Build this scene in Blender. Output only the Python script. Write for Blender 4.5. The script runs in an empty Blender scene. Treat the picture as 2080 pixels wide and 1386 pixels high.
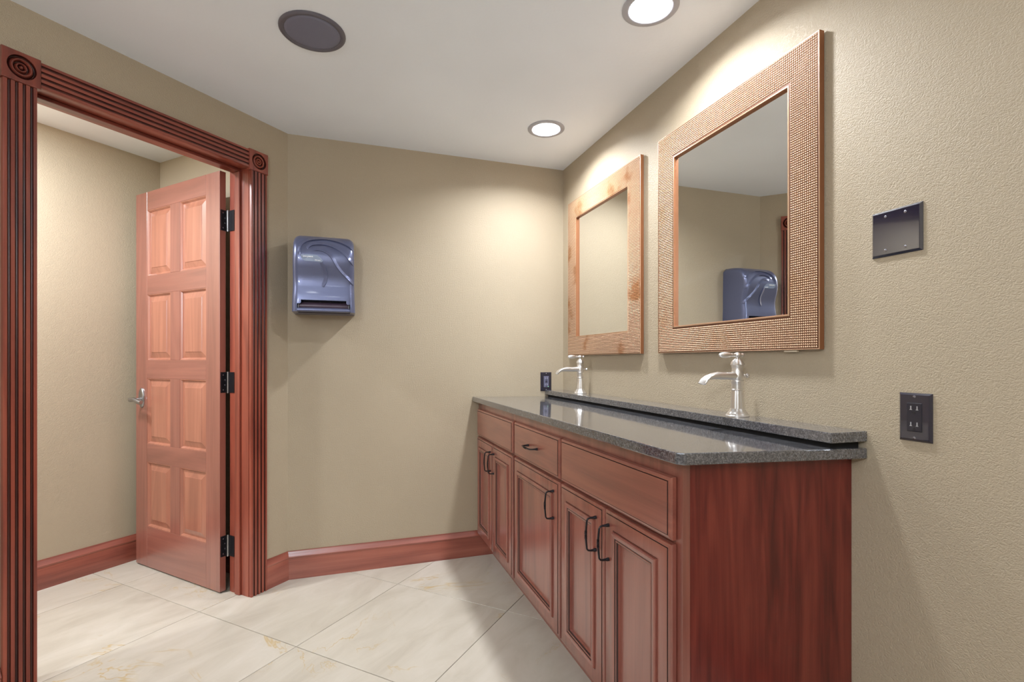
import bpy, bmesh, math, random
from mathutils import Vector, Matrix
random.seed(7)
sc = bpy.context.scene
COL = sc.collection
PI = math.pi
H = 2.29                      # ceiling height
XA = -1.548                   # x of the corner between the back wall and the door wall
S2 = math.sqrt(.5)

# ------------------------------------------------------------------ camera
cd = bpy.data.cameras.new('camera')
cam = bpy.data.objects.new('camera', cd)
COL.objects.link(cam)
cam.location = (-1.2764, -2.8051, 1.1205)
cam.rotation_euler = (PI / 2, 0, -0.3251)
cd.sensor_fit = 'HORIZONTAL'
cd.sensor_width = 36.0
cd.lens = 1015.77 * 36.0 / 2080.0
cd.shift_y = (733.9 - 693.0) / 2080.0
cd.clip_start = 0.02
sc.camera = cam

# ------------------------------------------------------------------ world, lights, exposure
w = bpy.data.worlds.new('world')
sc.world = w
w.use_nodes = True
w.node_tree.nodes['Background'].inputs[0].default_value = (0.9, 0.95, 1, 1)
w.node_tree.nodes['Background'].inputs[1].default_value = 0.0
sc.view_settings.view_transform = 'Standard'
sc.view_settings.look = 'None'
sc.view_settings.gamma = 1.0
sc.view_settings.use_curve_mapping = False
sc.view_settings.exposure = 0.17
WARM = (0.96, 1.0, 1.05)

def area(name, x, y, z, size, power, color=WARM, spread=180):
    l = bpy.data.lights.new(name, 'AREA')
    l.shape = 'DISK'; l.size = size; l.energy = power; l.color = color
    l.spread = math.radians(spread)
    o = bpy.data.objects.new(name, l)
    o.location = (x, y, z)
    COL.objects.link(o)
    return o

def D(u, v, z=0.0):           # point in the door-wall frame: u along the wall from the corner, v into the hall
    return Vector((XA - S2 * u - S2 * v, -S2 * u + S2 * v, z))

HALL_LIGHT = D(1.15, .52)
HALL_LIGHT2 = D(2.1, .52)
CANS = [(-.31, -.475), (-.315, -1.385)]
FILL_SPOTS = [(-1.55, -2.35), (-1.4, -3.45), (-2.6, -2.75), (-.32, -3.4), (-2.7, -3.7)]  # positions of the added ceiling fill lights, all out of view
P_MIRROR, P_ROOM_FILL, P_HALL, P_FILL = 20.5, 2.0, 33.0, 62.0
for i, (x, y) in enumerate(CANS):
    area('mirror_downlight', x, y, H + .032, .122, P_MIRROR)
for x, y in FILL_SPOTS:
    area('room_fill_light', x, y, H - .004, .17, P_ROOM_FILL)  # unseen discs at the ceiling, added as soft fill for the room
gl = bpy.data.lights.new('point_fill', 'POINT'); gl.energy = P_FILL; gl.color = (.93, 1.0, 1.10); gl.shadow_soft_size = .13  # unseen point light added behind the camera to lift the ceiling
glo = bpy.data.objects.new('point_fill', gl); glo.location = (-2.1, -3.5, 1.78); COL.objects.link(glo)
area('hall_downlight', HALL_LIGHT.x, HALL_LIGHT.y, H - .004, .14, P_HALL)
area('hall_downlight', HALL_LIGHT2.x, HALL_LIGHT2.y, H - .004, .14, P_HALL * .8)

# ------------------------------------------------------------------ materials
def mat(name):
    m = bpy.data.materials.new(name)
    m.use_nodes = True
    nt = m.node_tree
    b = nt.nodes['Principled BSDF']
    return m, nt, b

def N(nt, t, **kw):
    n = nt.nodes.new(t)
    for k, v in kw.items():
        if k in n.inputs: n.inputs[k].default_value = v
        else: setattr(n, k, v)
    return n

def plain(name, col, rough=.5, metal=0.0, coat=0.0, spec=.5, emit=None):
    m, nt, b = mat(name)
    b.inputs['Base Color'].default_value = (*col, 1)
    b.inputs['Roughness'].default_value = rough
    b.inputs['Metallic'].default_value = metal
    b.inputs['Coat Weight'].default_value = coat
    b.inputs['Specular IOR Level'].default_value = spec
    # a trace of surface variation
    tc = N(nt, 'ShaderNodeTexCoord')
    no = N(nt, 'ShaderNodeTexNoise', Scale=35.0, Detail=3.0)
    mr = N(nt, 'ShaderNodeMapRange')
    mr.inputs['To Min'].default_value = max(0, rough - .04)
    mr.inputs['To Max'].default_value = min(1, rough + .04)
    nt.links.new(tc.outputs['Object'], no.inputs['Vector'])
    nt.links.new(no.outputs['Fac'], mr.inputs['Value'])
    nt.links.new(mr.outputs['Result'], b.inputs['Roughness'])
    if emit:
        b.inputs['Emission Color'].default_value = (*emit[0], 1)
        b.inputs['Emission Strength'].default_value = emit[1]
    return m

def ramp(nt, stops):
    r = N(nt, 'ShaderNodeValToRGB')
    e = r.color_ramp.elements
    while len(e) < len(stops): e.new(.5)
    for i, (p, c) in enumerate(stops):
        e[i].position = p; e[i].color = (*c, 1)
    return r

def paint(name, col, rough, bump, scale, spec=.35):
    m, nt, b = mat(name)
    tc = N(nt, 'ShaderNodeTexCoord')
    n1 = N(nt, 'ShaderNodeTexNoise', Scale=scale, Detail=2.5, Roughness=.55)
    n2 = N(nt, 'ShaderNodeTexVoronoi', Scale=scale * .62, feature='SMOOTH_F1')
    n2.inputs['Smoothness'].default_value = .4
    nd = N(nt, 'ShaderNodeTexNoise', Scale=scale * .8, Detail=1.0)
    mx = N(nt, 'ShaderNodeMix', data_type='RGBA', blend_type='LINEAR_LIGHT')
    mx.inputs['Factor'].default_value = .012
    nt.links.new(tc.outputs['Object'], mx.inputs['A'])
    nt.links.new(nd.outputs['Color'], mx.inputs['B'])
    nt.links.new(mx.outputs['Result'], n2.inputs['Vector'])
    nt.links.new(tc.outputs['Object'], n1.inputs['Vector'])
    ad = N(nt, 'ShaderNodeMath', operation='ADD')
    nt.links.new(n1.outputs['Fac'], ad.inputs[0])
    nt.links.new(n2.outputs['Distance'], ad.inputs[1])
    st = N(nt, 'ShaderNodeMapRange', interpolation_type='SMOOTHSTEP')
    st.inputs['From Min'].default_value = .55
    st.inputs['From Max'].default_value = 1.25
    nt.links.new(ad.outputs[0], st.inputs['Value'])
    bp = N(nt, 'ShaderNodeBump', Strength=bump, Distance=.004)
    nt.links.new(st.outputs['Result'], bp.inputs['Height'])
    nt.links.new(bp.outputs['Normal'], b.inputs['Normal'])
    big = N(nt, 'ShaderNodeTexNoise', Scale=1.7, Detail=2.0)
    nt.links.new(tc.outputs['Object'], big.inputs['Vector'])
    rp = ramp(nt, [(.3, tuple(c * .96 for c in col)), (.7, tuple(min(1, c * 1.03) for c in col))])
    nt.links.new(big.outputs['Fac'], rp.inputs['Fac'])
    nt.links.new(rp.outputs['Color'], b.inputs['Base Color'])
    b.inputs['Roughness'].default_value = rough
    b.inputs['Specular IOR Level'].default_value = spec
    return m

def wood(name, dark, mid, light, axis='Z', rough=.3, coat=.25, scale=1.0):
    m, nt, b = mat(name)
    tc = N(nt, 'ShaderNodeTexCoord')
    oi = N(nt, 'ShaderNodeObjectInfo')
    ml = N(nt, 'ShaderNodeVectorMath', operation='SCALE')
    cmb = N(nt, 'ShaderNodeCombineXYZ')
    for k, f in enumerate((13.0, 7.0, 5.0)):
        mm = N(nt, 'ShaderNodeMath', operation='MULTIPLY'); mm.inputs[1].default_value = f
        nt.links.new(oi.outputs['Random'], mm.inputs[0]); nt.links.new(mm.outputs[0], cmb.inputs[k])
    ad = N(nt, 'ShaderNodeVectorMath', operation='ADD')
    nt.links.new(tc.outputs['Object'], ad.inputs[0]); nt.links.new(cmb.outputs[0], ad.inputs[1])
    def stretched(a, lng):
        mp = N(nt, 'ShaderNodeMapping')
        v = [a, a, a]; v['XYZ'.index(axis)] = lng
        mp.inputs['Scale'].default_value = [q * scale for q in v]
        nt.links.new(ad.outputs[0], mp.inputs['Vector'])
        return mp
    a = stretched(9.0, .9)
    n1 = N(nt, 'ShaderNodeTexNoise', Scale=1.0, Detail=5.0, Roughness=.6, Distortion=.8)
    nt.links.new(a.outputs[0], n1.inputs['Vector'])
    c = stretched(5.0, .45)                                    # growth-ring contours
    n3 = N(nt, 'ShaderNodeTexNoise', Scale=1.0, Detail=2.0, Distortion=.6)
    nt.links.new(c.outputs[0], n3.inputs['Vector'])
    k1 = N(nt, 'ShaderNodeMath', operation='MULTIPLY'); k1.inputs[1].default_value = 55.0
    k2 = N(nt, 'ShaderNodeMath', operation='SINE')
    nt.links.new(n3.outputs['Fac'], k1.inputs[0]); nt.links.new(k1.outputs[0], k2.inputs[0])
    k3 = N(nt, 'ShaderNodeMath', operation='MULTIPLY'); k3.inputs[1].default_value = .07
    nt.links.new(k2.outputs[0], k3.inputs[0])
    p = stretched(150.0, 3.0)
    n2 = N(nt, 'ShaderNodeTexNoise', Scale=1.0, Detail=2.0)
    nt.links.new(p.outputs[0], n2.inputs['Vector'])
    k4 = N(nt, 'ShaderNodeMath', operation='MULTIPLY_ADD'); k4.inputs[1].default_value = .22; k4.inputs[2].default_value = -.11
    nt.links.new(n2.outputs['Fac'], k4.inputs[0])
    s1 = N(nt, 'ShaderNodeMath', operation='ADD'); s2 = N(nt, 'ShaderNodeMath', operation='ADD')
    nt.links.new(n1.outputs['Fac'], s1.inputs[0]); nt.links.new(k3.outputs[0], s1.inputs[1])
    nt.links.new(s1.outputs[0], s2.inputs[0]); nt.links.new(k4.outputs[0], s2.inputs[1])
    rp = ramp(nt, [(.28, dark), (.5, mid), (.72, light)])
    nt.links.new(s2.outputs[0], rp.inputs['Fac'])
    nt.links.new(rp.outputs['Color'], b.inputs['Base Color'])
    b.inputs['Roughness'].default_value = rough
    b.inputs['Coat Weight'].default_value = coat
    b.inputs['Coat Roughness'].default_value = .26
    b.inputs['Coat IOR'].default_value = 1.5 + .3 * min(1, max(0, (coat - .5) * 2))
    b.inputs['Specular IOR Level'].default_value = .5
    bp = N(nt, 'ShaderNodeBump', Strength=.06, Distance=.001)
    nt.links.new(n2.outputs['Fac'], bp.inputs['Height'])
    nt.links.new(bp.outputs['Normal'], b.inputs['Normal'])
    return m

WALL = paint('olive_tan_wall_paint', (.425, .352, .250), .52, .30, 310.0)
HALLWALL = paint('hall_wall_paint', (.47, .405, .30), .55, .16, 250.0)
CEIL = paint('white_ceiling_paint', (.865, .905, .95), .7, .04, 120.0)
CH = dict(dark=(.145, .028, .017), mid=(.245, .053, .031), light=(.32, .078, .045))
WOODZ = wood('cherry_wood_upright_grain', CH['dark'], CH['mid'], CH['light'], 'Z')
WOODX = wood('cherry_wood_level_grain', CH['dark'], CH['mid'], CH['light'], 'X')
BASEX = wood('cherry_baseboard_grain', (.17, .040, .028), (.285, .078, .052), (.36, .11, .072), 'X', .30, .7)
DOORZ = wood('cherry_door_upright_grain', (.215, .068, .047), (.26, .085, .060), (.31, .105, .074), 'Z', .36, 1.0)
DOORX = wood('cherry_door_level_grain', (.215, .068, .047), (.26, .085, .060), (.31, .105, .074), 'X', .36, 1.0)
PANELZ = wood('cherry_door_panel_grain', (.29, .105, .066), (.36, .135, .083), (.43, .17, .105), 'Z', .38, .8)
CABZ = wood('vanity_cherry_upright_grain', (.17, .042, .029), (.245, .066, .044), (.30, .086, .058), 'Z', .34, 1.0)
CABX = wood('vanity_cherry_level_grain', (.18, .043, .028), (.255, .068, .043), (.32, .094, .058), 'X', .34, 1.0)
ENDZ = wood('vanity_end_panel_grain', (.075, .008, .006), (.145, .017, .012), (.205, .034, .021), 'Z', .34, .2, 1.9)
FLUTE = wood('cherry_wood_glazed_groove', (.035, .007, .006), (.065, .013, .009), (.10, .022, .013), 'Z')
GLAZE = plain('dark_glaze', (.03, .008, .007), .4)
BLACKMETAL = plain('oil_rubbed_dark_metal', (.030, .028, .034), .30, .7)
NICKEL = plain('brushed_nickel', (.78, .76, .74), .36, 1.0)
SATIN = plain('satin_pewter_handle', (.42, .43, .45), .3, 1.0)
BLACKPL = plain('glossy_black_plate', (.016, .015, .030), .10, 0, .6)
BLACKPL2 = plain('black_receptacle_plastic', (.020, .019, .028), .22)
GREYPL = plain('grey_receptacle_face', (.13, .13, .20), .3)
DARKGAP = plain('dark_recess', (.006, .006, .007), .7)
SLOTM = plain('receptacle_slot_metal', (.55, .56, .60), .35, .6)
SCREW = plain('plate_screw_metal', (.35, .35, .40), .25, .9)
TRIMW = plain('grey_white_light_trim', (.42, .42, .45), .45)
LENS = plain('glowing_lamp_lens', (.9, .9, .9), .5, emit=((1, .98, .95), 6.0))
SPK = plain('dark_grey_speaker_grille', (.18, .18, .24), .5)
SPKR = plain('dark_grey_speaker_rim', (.125, .115, .135), .4)
GROUT = plain('beige_grout', (.27, .235, .185), .8)
GREEN = plain('green_indicator', (.1, .5, .1), .4, emit=((.25, 1, .3), 1.5))
DISP = plain('smoky_blue_pearl_plastic', (.125, .142, .245), .32, .5, .3)
DISPD = plain('dark_dispenser_interior', (.035, .028, .045), .35)
DISPR = plain('plum_roller_plastic', (.10, .065, .10), .3)
DISPL = plain('blue_grey_badge', (.20, .25, .36), .3)
WHITE = plain('white_lettering', (.85, .87, .92), .5)
SILVER = plain('mirror_silvering', (.86, .875, .86), .015, 1.0)
SILVER.node_tree.nodes['Principled BSDF'].inputs['Roughness'].default_value = 0
for l in list(SILVER.node_tree.links):
    if l.to_socket.name == 'Roughness': SILVER.node_tree.links.remove(l)
CORK = plain('cream_felt_pad', (.7, .6, .45), .8)

def copper(name, rust):
    m, nt, b = mat(name)
    tc = N(nt, 'ShaderNodeTexCoord')
    n1 = N(nt, 'ShaderNodeTexNoise', Scale=7.0, Detail=4.0)
    mp = N(nt, 'ShaderNodeMapping'); mp.inputs['Location'].default_value = (rust, 3.1, .7)
    nt.links.new(tc.outputs['Object'], mp.inputs['Vector']); nt.links.new(mp.outputs[0], n1.inputs['Vector'])
    lo, hi = (.56, .66) if rust else (.60, .80)
    rp = ramp(nt, [(0, (.60, .40, .265)), (lo, (.58, .375, .24)), (hi, (.40, .18, .07) if rust else (.52, .29, .15))])
    nt.links.new(n1.outputs['Fac'], rp.inputs['Fac'])
    nt.links.new(rp.outputs['Color'], b.inputs['Base Color'])
    b.inputs['Metallic'].default_value = .7
    b.inputs['Roughness'].default_value = .38
    return m
COPPER = copper('beaded_copper_frame', 0.0)
COPPER_R = copper('rust_stained_copper_frame', 4.3)
COPPERBED = plain('shade_darkened_copper_bed', (.13, .052, .026), .5, .3)  # brown recess copper, darkened further to paint in shade between the beads
COPPERSIDE = plain('brown_frame_edge', (.30, .12, .05), .4, .4)

# granite
GRANITE, nt, b = mat('speckled_dark_granite')
tc = N(nt, 'ShaderNodeTexCoord')
v1 = N(nt, 'ShaderNodeTexVoronoi', Scale=340.0)
n1 = N(nt, 'ShaderNodeTexNoise', Scale=120.0, Detail=4.0, Roughness=.7)
nt.links.new(tc.outputs['Object'], v1.inputs['Vector']); nt.links.new(tc.outputs['Object'], n1.inputs['Vector'])
sx = N(nt, 'ShaderNodeSeparateColor'); nt.links.new(v1.outputs['Color'], sx.inputs[0])
mxx = N(nt, 'ShaderNodeMath', operation='MULTIPLY'); nt.links.new(sx.outputs[0], mxx.inputs[0]); nt.links.new(n1.outputs['Fac'], mxx.inputs[1])
rp = ramp(nt, [(.05, (.050, .051, .058)), (.28, (.095, .095, .105)), (.48, (.16, .158, .166)), (.65, (.24, .238, .24))])
nt.links.new(mxx.outputs[0], rp.inputs['Fac']); nt.links.new(rp.outputs['Color'], b.inputs['Base Color'])
b.inputs['Roughness'].default_value = .09
b.inputs['Specular IOR Level'].default_value = .9
b.inputs['IOR'].default_value = 1.6
b.inputs['Coat Weight'].default_value = .6
b.inputs['Coat Roughness'].default_value = .04

# marble floor tile
MARBLE, nt, b = mat('cream_marble_tile')
tc = N(nt, 'ShaderNodeTexCoord'); oi = N(nt, 'ShaderNodeObjectInfo')
cmb = N(nt, 'ShaderNodeCombineXYZ')
for k, f in enumerate((31.0, 17.0, 9.0)):
    mm = N(nt, 'ShaderNodeMath', operation='MULTIPLY'); mm.inputs[1].default_value = f
    nt.links.new(oi.outputs['Random'], mm.inputs[0]); nt.links.new(mm.outputs[0], cmb.inputs[k])
ad = N(nt, 'ShaderNodeVectorMath', operation='ADD')
nt.links.new(tc.outputs['Object'], ad.inputs[0]); nt.links.new(cmb.outputs[0], ad.inputs[1])
mp = N(nt, 'ShaderNodeMapping'); mp.inputs['Scale'].default_value = (2.2, 6.0, 3.0)
nt.links.new(ad.outputs[0], mp.inputs['Vector'])
n1 = N(nt, 'ShaderNodeTexNoise', Scale=1.4, Detail=6.0, Roughness=.6, Distortion=.7)
nt.links.new(mp.outputs[0], n1.inputs['Vector'])
rp = ramp(nt, [(.25, (.40, .355, .29)), (.5, (.475, .43, .36)), (.75, (.53, .485, .42))])
nt.links.new(n1.outputs['Fac'], rp.inputs['Fac'])
n2 = N(nt, 'ShaderNodeTexNoise', Scale=1.1, Detail=6.0, Roughness=.62, Distortion=.9)     # veins: thin contour of noise
nt.links.new(ad.outputs[0], n2.inputs['Vector'])
s1 = N(nt, 'ShaderNodeMath', operation='SUBTRACT'); s1.inputs[1].default_value = .5
ab = N(nt, 'ShaderNodeMath', operation='ABSOLUTE')
nt.links.new(n2.outputs['Fac'], s1.inputs[0]); nt.links.new(s1.outputs[0], ab.inputs[0])
vr = N(nt, 'ShaderNodeMapRange'); vr.inputs['From Max'].default_value = .007; vr.inputs['To Min'].default_value = 1; vr.inputs['To Max'].default_value = 0
nt.links.new(ab.outputs[0], vr.inputs['Value'])
n3 = N(nt, 'ShaderNodeTexNoise', Scale=3.1, Detail=2.0)                                    # where veins show
nt.links.new(ad.outputs[0], n3.inputs['Vector'])
v3 = N(nt, 'ShaderNodeMapRange'); v3.inputs['From Min'].default_value = .51; v3.inputs['From Max'].default_value = .63
nt.links.new(n3.outputs['Fac'], v3.inputs['Value'])
mu = N(nt, 'ShaderNodeMath', operation='MULTIPLY'); nt.links.new(vr.outputs[0], mu.inputs[0]); nt.links.new(v3.outputs[0], mu.inputs[1])
mu2 = N(nt, 'ShaderNodeMath', operation='MULTIPLY'); mu2.inputs[1].default_value = .75; nt.links.new(mu.outputs[0], mu2.inputs[0])
mx = N(nt, 'ShaderNodeMix', data_type='RGBA'); mx.inputs['B'].default_value = (.42, .29, .11, 1)
nt.links.new(mu2.outputs[0], mx.inputs['Factor']); nt.links.new(rp.outputs['Color'], mx.inputs['A'])
nt.links.new(mx.outputs['Result'], b.inputs['Base Color'])
b.inputs['Roughness'].default_value = .33
b.inputs['Specular IOR Level'].default_value = .35

# ------------------------------------------------------------------ mesh helpers
def obj(name, bm, mats, parent=None, smooth=None, loc=None):
    if not isinstance(mats, (list, tuple)): mats = [mats]
    me = bpy.data.meshes.new(name)
    bm.normal_update()
    bm.to_mesh(me); bm.free()
    for m in mats: me.materials.append(m)
    o = bpy.data.objects.new(name, me)
    COL.objects.link(o)
    if parent: o.parent = parent
    if loc: o.location = loc
    if smooth is not None:
        try: me.shade_smooth_by_angle = None
        except Exception: pass
        shade(me, smooth)
    return o

def shade(me, angle):
    """smooth shading with edges sharper than the angle kept sharp"""
    bm = bmesh.new(); bm.from_mesh(me)
    for f in bm.faces: f.smooth = True
    a = math.radians(angle)
    for e in bm.edges:
        e.smooth = not (len(e.link_faces) == 2 and e.calc_face_angle(0) > a)
    bm.to_mesh(me); bm.free()

def tag(o, label, cat, group=None, kind=None):
    o['label'] = label; o['category'] = cat
    if group: o['group'] = group
    if kind: o['kind'] = kind
    return o

def empty(name, loc=(0, 0, 0), rz=0.0):
    o = bpy.data.objects.new(name, None)
    COL.objects.link(o)
    o.location = loc; o.rotation_euler = (0, 0, rz)
    o.empty_display_size = .1
    return o

RIGHT = -PI / 2              # frame of the mirror wall: local X runs along the wall to the right, local -Y faces the room
DIAG = PI / 4                # frame of the door wall: local X = -u, local Y = v

def box(bm, x0, x1, y0, y1, z0, z1, bev=0.0, seg=1, mi=0):
    vs = [bm.verts.new(p) for p in ((x0, y0, z0), (x1, y0, z0), (x1, y1, z0), (x0, y1, z0), (x0, y0, z1), (x1, y0, z1), (x1, y1, z1), (x0, y1, z1))]
    fs = [bm.faces.new([vs[i] for i in q]) for q in ((0, 3, 2, 1), (4, 5, 6, 7), (0, 1, 5, 4), (1, 2, 6, 5), (2, 3, 7, 6), (3, 0, 4, 7))]
    for f in fs: f.material_index = mi
    if bev:
        es = {e for f in fs for e in f.edges}
        r = bmesh.ops.bevel(bm, geom=list(es), offset=bev, segments=seg, affect='EDGES', profile=.5)
        for f in r['faces']: f.material_index = mi
    return vs

def boxes(*args, bev=0.0, seg=1):
    bm = bmesh.new()
    for a in args: box(bm, *a, bev=bev, seg=seg)
    return bm

def loft(bm, x0, x1, z0, z1, rings, y=0.0, cap=True, back=True):
    """nested rectangles in the XZ plane, front towards -Y: rings of (inset, height towards the viewer, material index)"""
    prev = None; first = None
    for r in rings:
        i, d = r[0], r[1]; mi = r[2] if len(r) > 2 else 0
        cur = [bm.verts.new((px, y - d, pz)) for px, pz in ((x0 + i, z0 + i), (x1 - i, z0 + i), (x1 - i, z1 - i), (x0 + i, z1 - i))]
        if prev:
            for k in range(4):
                f = bm.faces.new((prev[k], prev[(k + 1) % 4], cur[(k + 1) % 4], cur[k])); f.material_index = mi
        else: first = cur
        prev = cur
    if cap:
        f = bm.faces.new(prev); f.material_index = rings[-1][2] if len(rings[-1]) > 2 else 0
    if back: bm.faces.new(first[::-1])

def revolve(bm, prof, c=(0, 0, 0), axis='Z', seg=24, mi=0, flute=0, famp=0.0, frange=None):
    """prof: list of (radius, height) along the axis"""
    rows = []
    for k, (r, h) in enumerate(prof):
        row = []
        for s in range(seg):
            a = 2 * PI * s / seg
            rr = r
            if flute and (frange is None or frange[0] <= k <= frange[1]): rr = r * (1 - famp * abs(math.sin(flute * a / 2)) ** 1.5)
            p, q = rr * math.cos(a), rr * math.sin(a)
            co = {'Z': (p, q, h), 'Y': (p, -h, q), 'X': (h, p, q)}[axis]
            row.append(bm.verts.new((co[0] + c[0], co[1] + c[1], co[2] + c[2])))
        rows.append(row)
    for a, b_ in zip(rows, rows[1:]):
        for s in range(seg):
            f = bm.faces.new((a[s], a[(s + 1) % seg], b_[(s + 1) % seg], b_[s])); f.material_index = mi
    for row, rev in ((rows[0], True), (rows[-1], False)):
        f = bm.faces.new(row[::-1] if rev else row); f.material_index = mi
    return rows

def tube(bm, pts, r, seg=8, mi=0):
    pts = [Vector(p) for p in pts]
    rows = []
    up = Vector((0, 0, 1))
    for i, p in enumerate(pts):
        t = (pts[min(i + 1, len(pts) - 1)] - pts[max(i - 1, 0)]).normalized()
        a = t.cross(up)
        if a.length < .05: a = t.cross(Vector((1, 0, 0)))
        a.normalize(); b_ = a.cross(t).normalized()
        rad = r[i] if isinstance(r, (list, tuple)) else r
        rows.append([bm.verts.new(p + a * rad * math.cos(2 * PI * s / seg) + b_ * rad * math.sin(2 * PI * s / seg)) for s in range(seg)])
    for q, n in zip(rows, rows[1:]):
        for s in range(seg):
            f = bm.faces.new((q[s], q[(s + 1) % seg], n[(s + 1) % seg], n[s])); f.material_index = mi
    bm.faces.new(rows[0][::-1]); bm.faces.new(rows[-1])
    bmesh.ops.recalc_face_normals(bm, faces=bm.faces)

def prism(bm, prof, fn0, fn1):
    """closed profile swept between two ends, each given by a function of the profile point"""
    a = [bm.verts.new(fn0(*p)) for p in prof]; c = [bm.verts.new(fn1(*p)) for p in prof]
    n = len(prof)
    for k in range(n): bm.faces.new((a[k], a[(k + 1) % n], c[(k + 1) % n], c[k]))
    bm.faces.new(a[::-1]); bm.faces.new(c)
    bmesh.ops.recalc_face_normals(bm, faces=bm.faces)

# ------------------------------------------------------------------ the room shell
diag = lambda name: None
def struct(name, bm, m, label, cat, loc=(0, 0, 0), rz=0.0, smooth=None):
    o = obj(name, bm, m, smooth=smooth)
    o.location = loc; o.rotation_euler = (0, 0, rz)
    return tag(o, label, cat, kind='structure')

YB = -4.3                                         # wall behind the camera
UL = 3.25                                         # where the door wall ends, far left of the frame
struct('wall_right', boxes((.0, .12, YB, .12, 0, H)), WALL, 'olive tan textured wall behind the mirrors and faucets', 'wall')
struct('wall_back', boxes((XA - .045, 0, 0, .11, 0, H)), WALL, 'olive tan wall carrying the blue paper towel dispenser', 'wall')
OPL, OPR, OPT = 1.03, .19, 2.075                  # rough opening in the door wall (u left, u right, top)
struct('wall_left', boxes((-OPR, 0, 0, .13, 0, H), (-UL, -OPL, 0, .13, 0, H), (-OPL, -OPR, 0, .13, OPT, H)), WALL,
       'olive tan angled wall around the cherry doorway', 'wall', (XA, 0, 0), DIAG)
struct('wall_hall_far', boxes((-UL, -.072, .992, 1.10, 0, H)), HALLWALL, 'pale tan hall wall seen through the doorway left of the open door', 'wall', (XA, 0, 0), DIAG)
struct('wall_hall_end', boxes((-.072, .03, .13, 1.10, 0, H)), HALLWALL, 'pale tan hall end wall just behind the open door', 'wall', (XA, 0, 0), DIAG)
struct('wall_hall_left', boxes((-UL - .1, -UL, 0, 1.10, 0, H)), HALLWALL, 'pale tan wall closing the hall out of frame', 'wall', (XA, 0, 0), DIAG)
struct('wall_rear', boxes((-4.1, .12, YB - .1, YB, 0, H)), WALL, 'olive tan wall behind the camera', 'wall')
pl = D(UL, 0)
struct('wall_side', boxes((pl.x - .1, pl.x, YB, pl.y, 0, H)), WALL, 'olive tan side wall out of frame to the left', 'wall')

# ceiling with round holes for the recessed lights
bm = bmesh.new()
outer = [(-4.9, YB - .1), (.12, YB - .1), (.12, .9), (-4.9, .9)]
ov = [bm.verts.new((x, y, H)) for x, y in outer]
edges = [bm.edges.new((ov[i], ov[(i + 1) % 4])) for i in range(4)]
RC = .068
for x, y in CANS:
    cv = [bm.verts.new((x + RC * math.cos(2 * PI * s / 32), y + RC * math.sin(2 * PI * s / 32), H)) for s in range(32)]
    edges += [bm.edges.new((cv[i], cv[(i + 1) % 32])) for i in range(32)]
bmesh.ops.triangle_fill(bm, use_beauty=True, use_dissolve=False, edges=edges)
for f in bm.faces:
    if f.normal.z > 0: f.normal_flip()
ext = bmesh.ops.extrude_face_region(bm, geom=list(bm.faces))
for v in [g for g in ext['geom'] if isinstance(g, bmesh.types.BMVert)]: v.co.z += .10
bmesh.ops.recalc_face_normals(bm, faces=bm.faces)
struct('ceiling', bm, CEIL, 'flat white painted ceiling with recessed lights and a round speaker', 'ceiling')

# floor: grout bed and marble tiles laid square to the door wall
floor = struct('floor', boxes((-4.9, .12, YB - .1, .9, -.06, -.003)), GROUT, 'cream marble tile floor laid diagonally', 'floor')
TS = .615
def inside(x, y):
    u, v = -(x - XA + y) * S2, (-(x - XA) + y) * S2
    room = x < .02 and y < .02 and v < .1 and y > YB - .05 and x > pl.x - .1
    hall = 0 < u < UL and .0 < v < 1.0
    return room or hall
tile_me = None
for i in range(-8, 9):
    for j in range(-10, 4):
        u0, v0 = .41 + TS * i, .07 + TS * j
        pts = [D(u0 + a * TS, v0 + b_ * TS) for a in (0, .25, .5, .75, 1) for b_ in (0, .25, .5, .75, 1)]
        if not any(inside(p.x, p.y) for p in pts): continue
        c = D(u0 + TS / 2, v0 + TS / 2)
        if tile_me is None:
            bm = bmesh.new(); g = .0015
            box(bm, -TS / 2 + g, TS / 2 - g, -TS / 2 + g, TS / 2 - g, -.012, 0, bev=.0008)
            t = obj('tile', bm, MARBLE, floor); tile_me = t.data
        else:
            t = bpy.data.objects.new('tile', tile_me); COL.objects.link(t); t.parent = floor
        t.location = (c.x, c.y, 0)
        t.rotation_euler = (0, 0, DIAG)

# ------------------------------------------------------------------ baseboards
BH = .143
BPROF = [(0, 0), (.016, 0), (.016, .100), (.0145, .104), (.0145, .108), (.0165, .111), (.0165, .116), (.013, .122), (.010, .131), (.0055, .138), (.0045, BH), (0, BH)]
def baseboard(name, x0, x1, m0, m1, loc, rz, label, y=0.0):
    """along local X, on a wall at local y; m0 and m1 shift each end with depth for mitres"""
    bm = bmesh.new()
    prism(bm, BPROF, lambda d, z: (x0 + m0 * d, y - d, z), lambda d, z: (x1 + m1 * d, y - d, z))
    o = obj(name, bm, BASEX, smooth=25); o.location = loc; o.rotation_euler = (0, 0, rz)
    return tag(o, label, 'baseboard', kind='structure')
baseboard('baseboard_back', XA, 0, .414, 0, (0, 0, 0), 0, 'cherry wood baseboard along the wall below the towel dispenser')
baseboard('baseboard_left', -.136, 0, 0, -.414, (XA, 0, 0), DIAG, 'short cherry baseboard between the right door casing and the corner')
baseboard('baseboard_door_wall', -UL, -1.088, 0, 0, (XA, 0, 0), DIAG, 'cherry baseboard left of the left door casing at the frame edge')
baseboard('baseboard_hall', -UL, -.072, 0, 0, (XA, 0, 0), DIAG, 'cherry baseboard along the hall wall beyond the doorway', y=.992)
he = D(.072, .135)
baseboard('baseboard_hall_end', -.85, -.005, 0, 0, tuple(he), DIAG - PI / 2, 'cherry baseboard on the hall end wall behind the open door')
wr = baseboard('baseboard_right', 1.93, 4.3, 0, 0, (0, 0, 0), RIGHT, 'cherry baseboard on the mirror wall nearest the camera')

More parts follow.
